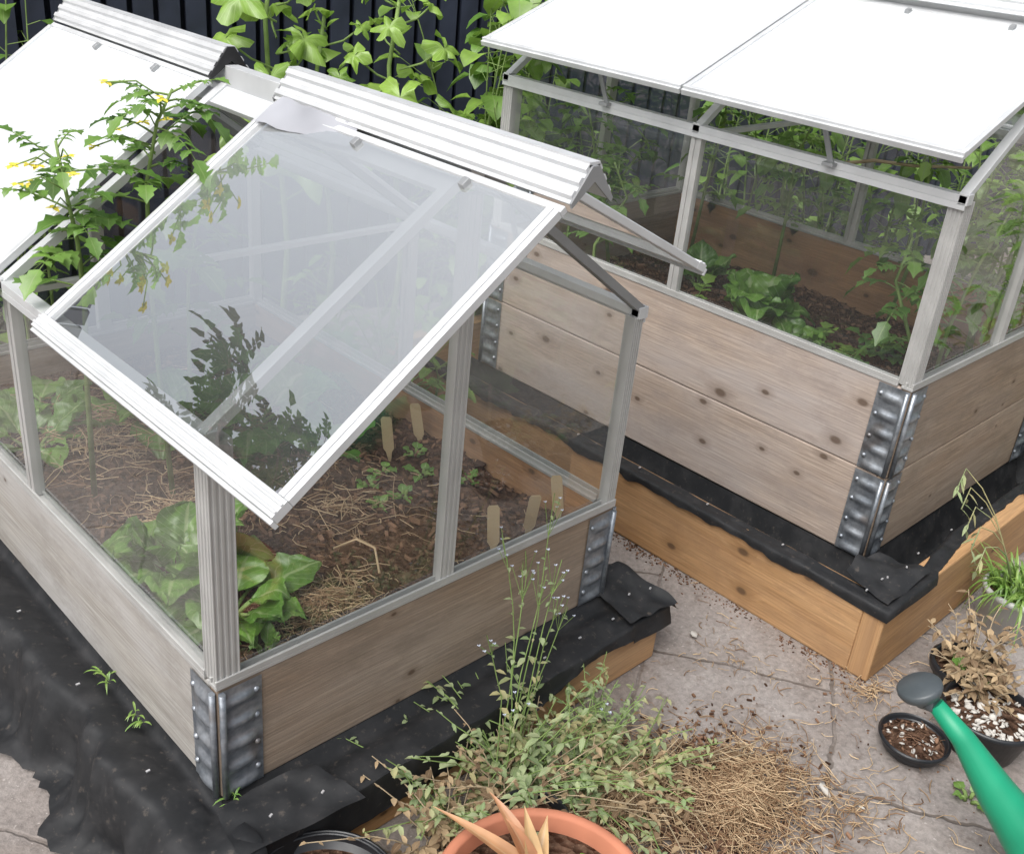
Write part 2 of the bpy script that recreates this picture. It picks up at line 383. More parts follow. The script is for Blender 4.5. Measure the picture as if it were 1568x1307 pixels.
def raised_bed(name,ox,oy,zb,layers,wf,ws,soilz):
    root=empty(name)
    mb=MB();T=.02
    for k in range(layers):
        z=zb+k*.1965;H=.195
        mb.box((ox,oy+T,z),(0,1.2-2*T,0),(T*.5,0,0),(0,0,H),0)
        mb.box((ox+T*.5,oy+T,z),(0,1.2-2*T,0),(T*.5,0,0),(0,0,H),2)
        mb.box((ox+.8-T,oy+T,z),(0,1.2-2*T,0),(T,0,0),(0,0,H),2)
        mb.box((ox,oy,z),(.8,0,0),(0,T,0),(0,0,H),1)
        mb.box((ox,oy+1.2-T,z),(.8,0,0),(0,T,0),(0,0,H),1)
    o=mb.obj(name+'_boards',[wf,ws,M['woodi']],.003,root)
    mb=MB()
    for k in range(layers):
        z0=zb+k*.1965+.002;z1=z0+.191
        for (cx,cy,dx,dy) in ((0,0,1,1),(.8,0,-1,1),(0,1.2,1,-1),(.8,1.2,-1,-1)):
            hinge(mb,(ox+cx,oy+cy,0),(dx,0,0),(0,-dy,0),z0,z1)
            hinge(mb,(ox+cx,oy+cy,0),(0,dy,0),(-dx,0,0),z0,z1)
    mb.obj(name+'_corner_hinges',[M['galv']],0,root)
    mb=MB();N=90;g={}
    def sz(x,y): return soilz+.018*nz(x*6,y*6)+.010*nz(x*22,y*22)
    for i in range(N+1):
        for j in range(N+1):
            x=ox+.021+.758*i/N;y=oy+.021+1.158*j/N
            g[i,j]=mb.vert((x,y,sz(x,y)+.006*nz(x*60,y*60)))
    for i in range(N):
        for j in range(N): mb.face([g[i,j],g[i+1,j],g[i+1,j+1],g[i,j+1]],0,None,.5,True)
    for q in range(3400):
        x=ox+U(.03,.77);y=oy+U(.03,1.17);z=sz(x,y)+U(.001,.007)
        s=U(.002,.008)*(1.6 if R_()<.1 else 1);a=U(0,6.28)
        d=V((math.cos(a),math.sin(a),U(-.4,.4)));e=V((-math.sin(a),math.cos(a),U(-.5,.5)))
        mb.box(V((x,y,z))-d*s,d*s*2,e*s*U(.3,1),V((0,0,1))*s*U(.3,.9),1)
    mb.obj(name+'_soil',[M['soil'],M['bark']],0,root)
    return root
B1=(0.0,0.0);B2=(1.3565,-.247);S2=.355
raised_bed('raised_bed',0,0,.135,1,M['wood1g'],M['wood1'],.262)
raised_bed('raised_bed.001',B2[0],B2[1],.125,2,M['wood2'],M['wood1'],S2)

def base_frame(name,x0,x1,y0,y1,h,t=.045):
    mb=MB()
    mb.box((x0,y0+t,0),(0,y1-y0-2*t,0),(t,0,0),(0,0,h),0)
    mb.box((x1-t,y0+t,0),(0,y1-y0-2*t,0),(t,0,0),(0,0,h),0)
    mb.box((x0,y0,0),(x1-x0,0,0),(0,t,0),(0,0,h),0)
    mb.box((x0,y1-t,0),(x1-x0,0,0),(0,t,0),(0,0,h),0)
    mb.obj(name,[M['woodo']],.004)
base_frame('timber_base_frame',-.060,.885,-.088,1.29,.112)
base_frame('timber_base_frame.001',1.163,2.31,-.398,1.14,.168)

def path_rect(x0,y0,x1,y1,ylen,step=.012,rad=.03):
    out=[];n=int((ylen-y0)/step)
    for i in range(n): out.append((V((x0,ylen-(ylen-y0)*i/n,0)),V((-1,0,0)),0))
    for i in range(9): a=math.radians(180+90*i/8);out.append((V((x0,y0,0)),V((math.cos(a),math.sin(a),0)),.5))
    n=int((x1-x0)/step)
    for i in range(1,n): out.append((V((x0+(x1-x0)*i/n,y0,0)),V((0,-1,0)),1))
    for i in range(9): a=math.radians(270+90*i/8);out.append((V((x1,y0,0)),V((math.cos(a),math.sin(a),0)),1.5))
    n=int((ylen-y0)/step)
    for i in range(1,n+1): out.append((V((x1,y0+(ylen-y0)*i/n,0)),V((1,0,0)),2))
    return out
def cornermul(nr): return 1/max(abs(nr.x),abs(nr.y))
def membrane_sheet(name,x0,y0,x1,y1,ylen,proff,folds,staples,ysc=1.0):
    mb=MB();P=path_rect(x0,y0,x1,y1,ylen);rows=[]
    acc=0;prev=None
    for p,nr,sd in P:
        if prev is not None: acc+=(p-prev).length+ (.01 if p==prev else 0)
        prev=p
        prof=proff(p,sd,acc);row=[]
        K=4;pts=[]
        for i in range(len(prof)-1):
            for q in range(K):
                t=q/K;a=prof[max(i-1,0)];b=prof[i];c=prof[i+1];d=prof[min(i+2,len(prof)-1)]
                f=lambda k:.5*((2*b[k])+(-a[k]+c[k])*t+(2*a[k]-5*b[k]+4*c[k]-d[k])*t*t+(-a[k]+3*b[k]-3*c[k]+d[k])*t**3)
                pts.append((f(0),f(1),(i+t)/(len(prof)-1)))
        pts.append((prof[-1][0],prof[-1][1],1.))
        fo=folds(p,sd)
        ys=ysc if sd==.5 else 1.0
        for (d,z,t) in pts:
            amp=fo*t*(1.0 if t<.95 else 1.2)
            rid=1-abs(nz(acc*7+2,t*1.5,sd*3))*2.4
            w=(nz(acc*9,t*1.2,sd*3)+.5*nz(acc*24,t*2,5)+.25*nz(acc*60,t*5,7)+.35*(rid-.5))*amp
            dd=max(d*cornermul(nr)+w,0.001) if t>.2 else d
            row.append(mb.vert((p.x+nr.x*dd,p.y+nr.y*dd*ys,max(.004+.001*t,z+(w*.7 if t<.85 else w*.4)+.0015))))
        rows.append(row)
    for i in range(len(rows)-1):
        for j in range(len(rows[0])-1):
            mb.face([rows[i][j],rows[i+1][j],rows[i+1][j+1],rows[i][j+1]],0,None,.5,True)
    for (sx,sy,sz) in staples:
        mb.box((sx-.003,sy-.003,sz),(.006,0,0),(0,.003,0),(0,0,.002),1)
    o=mb.obj(name,[M['mem'],M['steel']])
def pr1(p,sd,acc):
    if sd<.9:
        w=.03*nz(p.y*4,1)
        return [(-.004,.142),(.010,.118),(.045,.132),(.084,.140),(.100,.115),(.112,.060),(.128,.018),(.165+w,.008)]
    if sd<=1.6 and sd!=1.5:
        k=min(1,max(0,(p.x-.45)/.2))
        hang=.050*(1-k)+.100*k
        return [(-.004,.135),(.02,.116),(.05,.124),(.086,.120),(.094,.118),(.097,.112),(.099,hang+.004),(.102,hang-.004+.010*nz(p.x*20,3))]
    return [(-.004,.135),(.02,.116),(.05,.124),(.083,.120),(.092,.118),(.095,.110),(.097,.092),(.100,.078+.015*nz(p.y*20,3))]
membrane_sheet('black_membrane_liner',0,0,.8,0,1.35,pr1,lambda p,sd:.044 if sd<.9 else .012,[(.86-.09*i,-.06+.008*nz(i*3,1),.128) for i in range(5)]+[(-.06,.1+.23*i,.146) for i in range(4)])
def pr2(p,sd,acc):
    off=.196
    if sd==1: off=.153-.035*min(1,(p.x-B2[0])/.2)
    if sd>1: off=.118
    zz=.168
    e=.016*nz(acc*9,3)+.010*nz(acc*27,8)
    k=.5+.5*nz(acc*5,9)
    h=.010*max(0,nz(acc*13,4))
    return [(-.004,.12),(.02,.045),(off*.35,.03+.02*k),(off*.60,.08+.03*k),(off*.78,zz-.006+.006*k+h),(off*.90,zz+.002+h),(off+.0022,zz+.003),(off+.004+.002*k,zz-.014+e)]
membrane_sheet('black_membrane_liner.001',B2[0],B2[1],B2[0]+.8,0,1.0,pr2,lambda p,sd:.010,[(1.18+.004*nz(i,2),-.34+.19*i,.180) for i in range(5)]+[(1.24+.15*i,-.34,.180) for i in range(4)],.785)
def flap(name,c,e1,e2,sag,seed,n=18):
    mb=MB();c=V(c);e1=V(e1);e2=V(e2);g={}
    for i in range(n+1):
        for j in range(n+1):
            u=i/n;v=j/n
            p=c+e1*(u-.0)*(1-.25*v+.06*nz(v*3,seed))+e2*v*(1-.25*abs(u-.4)+.07*nz(u*2,seed+3))
            z=.010*nz(u*3.5+seed,v*2.5)+.007*max(0,math.sin(u*5+v*3+seed))-sag*v*v
            g[i,j]=mb.vert((p.x,p.y,p.z+z))
    for i in range(n):
        for j in range(n): mb.face([g[i,j],g[i+1,j],g[i+1,j+1],g[i,j+1]],0,None,.5,True)
    for (u,v) in ((.3,.3),(.7,.25)):
        q=c+e1*u+e2*v;mb.box((q.x,q.y,q.z+.014-sag*v*v),(.005,.002,0),(-.001,.003,0),(0,0,.002),1)
    mb.obj(name,[M['mem'],M['steel']])
flap('membrane_fold',(.78,-.095,.132),(.12,-.012,.004),(.015,.15,.025),.0,1.3)
flap('membrane_fold',(.885,-.085,.130),(.050,-.01,-.035),(.0,.16,.01),.03,5.)
flap('membrane_fold',(-.04,-.112,.135),(.20,-.01,0),(.02,.10,.01),0,7.)
flap('membrane_fold',(1.175,-.39,.176),(.17,.0,.0),(.03,.12,.004),.0,3.1)
# ------------------------------------------------------------------ cold frames
def grooved(w,d,n=4,g=.0022):
    pts=[(0,0)]
    for i in range(n):
        a=w*(i+.25)/n;b=w*(i+.75)/n
        pts+=[(a,0),(a+.0006,g),(b-.0006,g),(b,0)]
    pts+=[(w,0)]
    for i in range(n):
        a=d*(i+.25)/n;b=d*(i+.75)/n
        pts+=[(w,a),(w-g,a+.0006),(w-g,b-.0006),(w,b)]
    pts+=[(w,d),(0,d)]
    return pts
def cold_frame(name,ox,oy,zt,lids,caps,struts,glassm):
    root=empty(name);H=.371;Rr=.651;W=.8;L=1.2
    ze=zt+H;zr=zt+Rr
    mb=MB()
    def rail(p,d,n_):
        p=V(p);d=V(d);n_=V(n_)
        mb.box(p,d,n_*.024,(0,0,.006),2);mb.box(p+V((0,0,.006)),d,n_*.004,(0,0,.009),2);mb.box(p+n_*.014+V((0,0,.006)),d,n_*.004,(0,0,.008),2)
    z=zt+.0015;i=-.002
    rail((ox+i,oy+.03,z),(0,L-.06,0),(1,0,0));rail((ox+W-i,oy+.03,z),(0,L-.06,0),(-1,0,0))
    rail((ox+i,oy+i,z),(W-2*i,0,0),(0,1,0));rail((ox+i,oy+L-i,z),(W-2*i,0,0),(0,-1,0))
    zb=zt+.008
    def cpost(cx,cy,dx,dy):
        w,d=(.036,.032) if cx==ox else (.022,.022)
        pr=grooved(w,d)
        mb.extrude(pr,(cx+dx*w,cy,zb),(cx+dx*w,cy,ze),(-dx,0,0),(0,dy,0),2)
    cpost(ox,oy,1,1);cpost(ox+W,oy,-1,1);cpost(ox,oy+L,1,-1);cpost(ox+W,oy+L,-1,-1)
    for x,dx in ((ox,1),(ox+W,-1)):
        for yy in (oy+.6-.014,oy+.6+.002):
            mb.box((x,yy,zb),(0,0,H-.008),(0,.011,0),(dx*.018,0,0),2)
        mb.box((x+dx*.003,oy+.6-.004,zb),(0,0,H-.01),(0,.007,0),(dx*.010,0,0),2)
    for y,dy in ((oy,1),(oy+L,-1)):
        pr=grooved(.028,.018,3,.002)
        mb.extrude(pr,(ox+W/2-.014,y,zb),(ox+W/2-.014,y,zr-.03),(1,0,0),(0,dy,0),2)
    for x,dx in ((ox,1),(ox+W,-1)):
        mb.box((x-dx*.006,oy,ze),(0,L,0),(dx*.022,0,0),(0,0,.014),0)
        mb.box((x-dx*.006,oy,ze-.012),(0,L,0),(dx*.005,0,0),(0,0,.0118),0)
    mb.box((ox+.02,oy+.59,ze-.012),(W-.04,0,0),(0,.016,0),(0,0,.010),0)
    s=V((.4,0,Rr-H));sl=s.length;su=s/sl
    for yy in (oy,oy+.59,oy+L-.020):
        for sg in (1,-1):
            su_=V((su.x*sg,0,su.z));nn=V((-su.z*sg,0,su.x))
            x=ox if sg==1 else ox+W
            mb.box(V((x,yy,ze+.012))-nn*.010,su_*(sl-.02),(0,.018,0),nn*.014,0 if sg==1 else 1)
    mb.box((ox+W/2-.012,oy,zr-.02),(0,L,0),(.024,0,0),(0,0,.050),0)
    mb.box((ox+W/2-.046,oy+.005,zr-.030),(0,L-.01,0),(.032,0,.022),(-.004,0,.008),0)
    for cx,cy in ((ox-.006,oy-.003),(ox+W-.016,oy-.003),(ox-.006,oy+L-.02),(ox-.006,oy+.592)):
        mb.box((cx,cy,ze-.003),(.022,0,0),(0,.018,0),(0,0,.020),0)
    mb.obj(name+'_aluminium_frame',[M['alu'],M['alud'],M['alup']],.0012,root)
    mb=MB();CR=.010
    for (y0,y1) in caps:
        def side(sg):
            n=3
            st=V((-sg*.030,-.042))
            base=[]
            for k in range(n):
                for (t,h) in ((0,0.),(.14,.005),(.55,.005),(.72,0.)):
                    base.append(((k+t)/n,h))
            base.append((1,0.))
            nn=V((-sg*.79,.61))
            up=[V((-sg*.005,.045+CR))+st*t+nn*h for t,h in base]
            lo=[V((-sg*.005,.045+CR))+st*t-nn*.003 for t,h in base]
            return up,lo
        for sg in (1,-1):
            up,lo=side(sg)
            prof=[(q.x,q.y) for q in up]+[(q.x,q.y) for q in lo[::-1]]
            if sg==-1: prof=prof[::-1]
            mb.extrude(prof,(ox+W/2,y0,zr),(ox+W/2,y1,zr),(1,0,0),(0,0,1),0)
        mb.box((ox+W/2-.009,y0,zr+.0425+CR),(0,y1-y0,0),(.018,0,0),(0,0,.006),0)
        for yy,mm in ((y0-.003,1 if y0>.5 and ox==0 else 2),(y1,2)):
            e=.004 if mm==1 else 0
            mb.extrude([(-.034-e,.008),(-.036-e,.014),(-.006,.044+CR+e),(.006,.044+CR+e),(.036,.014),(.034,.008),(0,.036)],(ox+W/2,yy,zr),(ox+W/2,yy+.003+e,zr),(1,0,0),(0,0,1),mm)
    mb.obj(name+'_ridge_caps',[M['alu'],M['rubber'],M['alud']],0,root)
    mf=MB();mg=MB()
    for (y0,y1,lo,hi,gi) in lids:
        lo=V((lo[0],0,lo[1]));hi=V((hi[0],0,hi[1]));s=hi-lo;n_=V((-s.z,0,s.x)).normalized()
        if n_.z<0:n_=-n_
        su=s.normalized();b=.020;th=.013;Y=V((0,1,0))
        if gi==2: b=.011
        o=lo+Y*y0;lw=.024 if gi==1 else .010
        mf.box(o,Y*(y1-y0),su*lw,n_*th,0)
        if gi==1: mf.box(o+n_*th+su*.005,Y*(y1-y0),su*.004,n_*.002,0);mf.box(o+n_*th+su*.015,Y*(y1-y0),su*.004,n_*.002,0)
        mf.box(o-su*.006-n_*.004,Y*(y1-y0),su*.0058,n_*.012,0)
        for q in (y0,y1-b):
            oo=lo+Y*q
            mf.box(oo+su*(lw+.0002),su*(s.length-lw-.015),Y*b,n_*(th*.9),0)
            if gi==1: mf.box(oo+su*.0242+n_*th*.9+Y*.008,su*(s.length-.039),Y*.005,n_*.002,0)
        mf.box(o+su*(s.length-.0145),Y*(y1-y0),su*.010,n_*th*.7,0)
        for q in (.25,.62):
            mf.box(o+su*(s.length-.03)+Y*(q*(y1-y0))+n_*.006,Y*.010,su*.014,n_*.008,1)
        p0=lo+Y*(y0+.004)+su*.004+n_*.007;du=su*(s.length-.008);dy=Y*(y1-y0-.008)
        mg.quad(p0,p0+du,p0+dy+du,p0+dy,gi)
    for (a,b) in struts:
        a=V(a);b=V(b);d=b-a
        mf.box(a,d,(0,.012,0),V((0,1,0)).cross(d).normalized()*.005,1)
        mf.box(a+V((-.012,-.006,-.004)),(.026,0,0),(0,.024,0),(0,0,.007),1)
    mf.obj(name+'_lids',[M['alu'],M['alud']],.001,root)
    g=.010
    for x in (ox+g,ox+W-g):
        for y0 in (oy+.02,oy+.61): mg.quad((x,y0,zt+.01),(x,y0+.57,zt+.01),(x,y0+.57,ze+.002),(x,y0,ze+.002),0)
    for y in (oy+g,oy+L-g):
        mg.face([mg.vert(p) for p in ((ox+.03,y,zt+.01),(ox+.385,y,zt+.01),(ox+.385,y,zr-.02),(ox+.03,y,ze+.015))],0)
        mg.face([mg.vert(p) for p in ((ox+W-.03,y,zt+.01),(ox+W-.03,y,ze+.015),(ox+W-.385,y,zr-.02),(ox+W-.385,y,zt+.01))],0)
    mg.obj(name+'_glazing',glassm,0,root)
    return root
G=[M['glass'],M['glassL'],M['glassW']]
zt=.33
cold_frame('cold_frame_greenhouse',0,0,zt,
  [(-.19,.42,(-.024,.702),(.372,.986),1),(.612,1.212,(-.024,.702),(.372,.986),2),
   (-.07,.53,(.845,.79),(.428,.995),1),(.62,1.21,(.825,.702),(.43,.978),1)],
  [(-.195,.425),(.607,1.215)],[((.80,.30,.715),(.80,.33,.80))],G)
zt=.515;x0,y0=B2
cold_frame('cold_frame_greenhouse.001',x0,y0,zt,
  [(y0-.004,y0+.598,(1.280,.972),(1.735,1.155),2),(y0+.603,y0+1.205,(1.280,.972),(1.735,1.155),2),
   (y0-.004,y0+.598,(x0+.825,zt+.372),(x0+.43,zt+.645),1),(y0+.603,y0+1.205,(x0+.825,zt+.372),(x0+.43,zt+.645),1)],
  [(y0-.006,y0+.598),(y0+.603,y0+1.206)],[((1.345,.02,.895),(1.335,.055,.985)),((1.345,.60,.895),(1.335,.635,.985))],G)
mb=MB()
g=[]
for i in range(9):
    y=.405-.19*i/8
    g.append([mb.vert((.374-.055*j/4*(1-i/14)+.004*nz(i,j),y,1.006-.038*j/4+.006*nz(i*.7,j*.9))) for j in range(5)])
for i in range(8):
    for j in range(4): mb.face([g[i][j],g[i][j+1],g[i+1][j+1],g[i+1][j]],0,None,.5,True)
mb.obj('torn_plastic_film',[M['film']])

# ------------------------------------------------------------------ plants
CL1=(.018,.782,.018,1.18)
CL2=(B2[0]+.02,B2[0]+.78,B2[1]+.02,B2[1]+1.18)
def tomleaf(mb,base,d,L,ml=0,ms=1,droop=.5,r=None,w=.15,nl=7):
    base=V(base);d=V(d).normalized();pts=[]
    for i in range(7):
        t=i/6;pts.append(base+d*L*t*(1-.2*droop*t)-V((0,0,1))*droop*L*t*t*.5)
    mb.tube(pts,[.0018*(1-.6*i/6) for i in range(7)],ms,4,.5,False)
    side=d.cross(V((0,0,1)))
    side=side.normalized() if side.length>1e-3 else V((1,0,0))
    r=R_() if r is None else r
    for i,t in ((2,.3),(3,.5),(4,.68),(5,.84)):
        l=L*.34*(1.05-.4*t)*U(.7,1.2)
        for sg in (1,-1):
            dd=(side*sg*.9+d*.55+V((0,0,U(-.3,.15)))).normalized()
            mb.leaf(pts[i],dd,(0,0,1),l,l*w*1.9,ml,U(.2,.9),.3,nl,1,.22,0,min(1,max(0,r+U(-.2,.2))))
    l=L*.42;mb.leaf(pts[6],(pts[6]-pts[5]),(0,0,1),l,l*w*2,ml,.5,.3,nl,1,.22,0,r)
def tomato(name,stempts,nl,Ll,flowers=0,mleaf='lt',lr=(.2,1.),cl=None):
    mb=MB();sp=[V(p) for p in stempts]
    mb.tube(sp,[.0055*(1-.6*i/(len(sp)-1)) for i in range(len(sp))],1,6)
    for k in range(nl):
        t=lr[0]+(lr[1]-lr[0])*(k+U(0,.6))/nl;f=min(.999,t)*(len(sp)-1);i=int(f);p=sp[i].lerp(sp[i+1],f-i)
        a=k*2.4+U(-.4,.4)
        tomleaf(mb,p,(math.cos(a),math.sin(a),U(.1,.9)),Ll*U(.7,1.15)*(1.1-.45*t),0,1,U(.3,1.),nl=7 if cl is None else 5)
    for k in range(flowers):
        f=U(.72,.98)*(len(sp)-1);i=int(f);p=sp[i].lerp(sp[i+1],f-i)
        a=U(2.6,4.6);q=p+V((math.cos(a),math.sin(a),U(.1,.6)))*U(.04,.10)
        mb.tube([p,(p+q)/2+V((0,0,.015)),q],.0012,1,4)
        for j in range(5):
            b=j*1.257;mb.leaf(q,(math.cos(b),math.sin(b),U(-.3,.5)),(0,0,1),.013,.0045,2,.3,.2,3)
    if cl: mb.clamp(*cl)
    return mb.obj(name,[M[mleaf],M['stem'],M['yel']])
tomato('tomato_plant',[(.23,.56,.27),(.215,.55,.5),(.20,.53,.70),(.20,.52,.86),(.22,.515,.95),(.24,.50,1.0)],24,.155,6,'lt',(.4,1.))
tomato('tomato_plant',[(.12,.64,.27),(.11,.60,.5),(.10,.55,.68),(.09,.53,.78),(.08,.53,.86),(.075,.535,.93)],17,.14,8,'lt',(.4,1.))
tomato('tomato_plant',[(.30,.60,.27),(.28,.57,.5),(.27,.54,.68),(.29,.52,.84)],13,.13,0,'lt',(.4,1.))
def chard(name,c,n,L,W=.33,tilt=(.3,1.1),ruf=.13,ml='lc',cl=None):
    mb=MB();c=V(c)
    for k in range(n):
        a=k*2.4+U(-.3,.3);tl=U(*tilt);d=V((math.cos(a),math.sin(a),tl)).normalized()
        pl=L*U(.25,.5);l=L*U(.7,1.1)
        p1=c+V((math.cos(a),math.sin(a),0))*.006;p2=p1+d*pl
        mb.tube([p1,(p1+p2)/2+V((0,0,.004)),p2],[.004,.0035,.002],1,5)
        mb.leaf(p2-d*.004,d,(0,0,1),l,l*W,0,U(.3,.9),.15,14 if L>.1 else 6,5 if L>.1 else 2,0,ruf,None,.7)
    if cl: mb.clamp(*cl)
    return mb.obj(name,[M[ml],M['stem']])
def ch1(*a,**k): return chard(*a,cl=CL1,**k)
def ch2(*a,**k): return chard(*a,cl=CL2,**k)
ch1('chard_plant',(.125,.33,.265),14,.15,.36,(.5,1.7));ch1('chard_plant',(.135,.20,.265),13,.135,.36,(.3,1.4))
ch1('chard_plant',(.16,1.0,.265),8,.13,.3);ch1('chard_plant',(.10,.86,.265),7,.11)
ch1('cabbage_plant',(.50,.72,.265),11,.18,.45);ch1('lettuce_plant',(.62,.95,.265),8,.14,.4)
ch1('cabbage_plant',(.35,.85,.265),10,.16,.4);ch1('lettuce_plant',(.58,.55,.265),7,.08,.4)
ch1('seedling_plant',(.06,.15,.265),6,.06,.3);ch1('seedling_plant',(.13,.09,.265),5,.06,.2,(1.5,3))
for p in ((.60,.42),(.66,.37),(.72,.30),(.55,.40),(.58,.33),(.7,.44),(.52,.33)): ch1('seedling_plant',(p[0],p[1],.265),5,U(.025,.035),.35)
for (x,y,h,n) in ((2.05,.80,.56,18),(2.08,.52,.5,10),(2.06,.15,.56,18),(2.02,-.10,.55,18),(1.86,-.15,.50,18),(1.68,-.16,.46,16),(1.52,.84,.48,16),(1.75,.86,.5,16),(1.98,-.2,.5,16),(1.56,-.12,.40,14),(1.50,.70,.38,10)):
    tomato('tomato_plant',[(x,y,S2),(x+U(-.03,.03),y+U(-.03,.03),S2+h*.4),(x+U(-.05,.05),y+U(-.05,.05),S2+h*.75),(x+U(-.06,.06),y+U(-.06,.06),S2+h)],n,.15,0,'lb' if x>1.9 else 'lt',(.3,1),CL2)
ch2('chard_plant',(1.69,.32,S2),14,.185,.33,(1.1,3.2),.14);ch2('chard_plant',(1.64,.17,S2),12,.12,.36,(.8,2.2))
for (x,y) in ((1.70,.08),(1.60,.03),(1.74,.18),(1.66,.50),(1.50,-.02),(1.85,.05),(1.55,.42),(1.60,.62),(1.80,.30),(1.48,.20)):
    mb=MB()
    for q in range(9):
        a=q*2.4;tomleaf(mb,(x,y,S2),(math.cos(a),math.sin(a),U(.6,2.2)),U(.07,.13),0,1,U(.4,1),None,.2,4)
    mb.clamp(*CL2);mb.obj('potato_plant',[M['lb'],M['stem']])
ch2('chard_plant',(1.86,.62,S2),9,.12,.33,(.9,2.6),.12)
mb=MB();mb.tube([(1.88,.31,.775),(1.95,.24,.795),(2.03,.17,.79),(2.12,.07,.80)],[.005,.0045,.004,.003],0,7);mb.obj('dry_garden_cane',[M['stemd']])

def straw(mb,cx,cy,z,rx,ry,n,L=(.03,.09),m=0,lift=.02,w=.0011,lim=None):
    for _ in range(n):
        a=U(0,6.28);q=abs(random.gauss(0,.5));x=cx+math.cos(a)*rx*q;y=cy+math.sin(a)*ry*q
        b=U(0,6.28);l=U(*L);k=U(-1.2,1.2);pts=[];zz=z+U(0,lift)*max(0,1-q*.8);sl=U(-.25,.25)
        if lim and not (lim[0]+.03<x<lim[1]-.03 and lim[2]+.03<y<lim[3]-.03): continue
        for i in range(4):
            t=i/3-.5;X=x+math.cos(b+k*t)*l*t;Y=y+math.sin(b+k*t)*l*t
            if lim: X=min(max(X,lim[0]),lim[1]);Y=min(max(Y,lim[2]),lim[3])
            pts.append((X,Y,max(z,zz+sl*l*t+.006*(1-4*t*t)*R_())))
        mb.tube(pts,U(.5,1.2)*w,m,3,R_(),False)
mb=MB()
straw(mb,.25,.12,.272,.13,.08,420,(.02,.08),0,.03,.001,CL1)
straw(mb,.22,.85,.27,.2,.25,450,(.03,.10),0,.05,.0011,CL1);straw(mb,.5,.8,.27,.25,.3,200,(.03,.09),0,.02,.0011,CL1)
straw(mb,.20,.50,.27,.15,.15,200,(.03,.09),0,.03,.0011,CL1)
straw(mb,.45,.35,.268,.35,.35,240,(.015,.07),0,.015,.0009,CL1)
mb.tube([(.36,.245,.28),(.385,.215,.305),(.39,.17,.31),(.37,.13,.29)],.0020,0,5,.9);mb.tube([(.50,.12,.27),(.49,.13,.31),(.50,.125,.35)],.003,0,5,.95)
mb.obj('straw_mulch',[M['straw']])
mb=MB()
straw(mb,.70,-.42,.004,.20,.14,1900,(.015,.08),0,.04,.0008)
straw(mb,.55,-.30,.004,.24,.14,1100,(.015,.08),0,.05,.0008)
straw(mb,.60,-.52,.002,.3,.2,400,(.01,.06),0,.01,.0009)
straw(mb,.85,-.55,.002,.4,.3,220,(.01,.05),0,.004,.0009);straw(mb,1.0,-.2,.002,.3,.25,90,(.008,.03),0,.003,.0009)
straw(mb,1.15,-.42,.002,.2,.12,140,(.01,.05),0,.008,.0009)
for _ in range(5000):
    a=U(0,6.28);q=abs(random.gauss(0,.4));x=.66+math.cos(a)*q*.26;y=-.38+math.sin(a)*q*.20
    s=U(.0015,.006);b=U(0,6.28);d=V((math.cos(b),math.sin(b),U(-.3,.3)));e=V((-math.sin(b),math.cos(b),.2))
    mb.box(V((x,y,U(-.001,.014)*max(0,1-q))),d*s*1.8,e*s*.7,V((0,0,s*.6)),1)
mb.obj('dry_grass_clippings',[M['straw'],M['bark']])
mb=MB()
for _ in range(900):
    x=U(.3,1.7);y=U(-.9,.1)
    if nz(x*5,y*5,3)<.0 and R_()<.85: continue
    s=U(.0008,.0028)*(2.2 if R_()<.03 else 1);a=U(0,6.28);d=V((math.cos(a),math.sin(a),0));e=V((-math.sin(a),math.cos(a),.2))
    mb.box(V((x,y,-.001)),d*s*1.6,e*s,V((0,0,s*.6)),0)
for _ in range(500):   # dirt gathered along the base of the timber box
    x=1.163-abs(random.gauss(0,.02));y=U(-.4,.25)
    s=U(.0008,.003);a=U(0,6.28);d=V((math.cos(a),math.sin(a),0));e=V((-math.sin(a),math.cos(a),.2))
    mb.box(V((x,y,-.001)),d*s*1.6,e*s,V((0,0,s*.8)),0)
mb.obj('scattered_debris',[M['bark']])
mb=MB()
for i,(x,y) in enumerate(((.768,.098),(.681,.095),(.592,.09),(.743,.478),(.652,.465))):
    tx=U(-.12,.12);ty=U(-.1,.25);up=V((tx,ty,1)).normalized();sx=V((.85,-.5,0)).normalized();n_=sx.cross(up)
    p=V((x,y,.262));w=.011;T=.0009
    prof=[(-.002,-.01),(.002,-.01),(w*.55,.014),(w,.022),(w,.085),(w*.7,.090),(-w*.7,.090),(-w,.085),(-w,.022),(-w*.55,.014)]
    mb.extrude(prof,p-n_*T,p+n_*T,sx,up,0)
mb.obj('wooden_plant_labels',[M['label']])

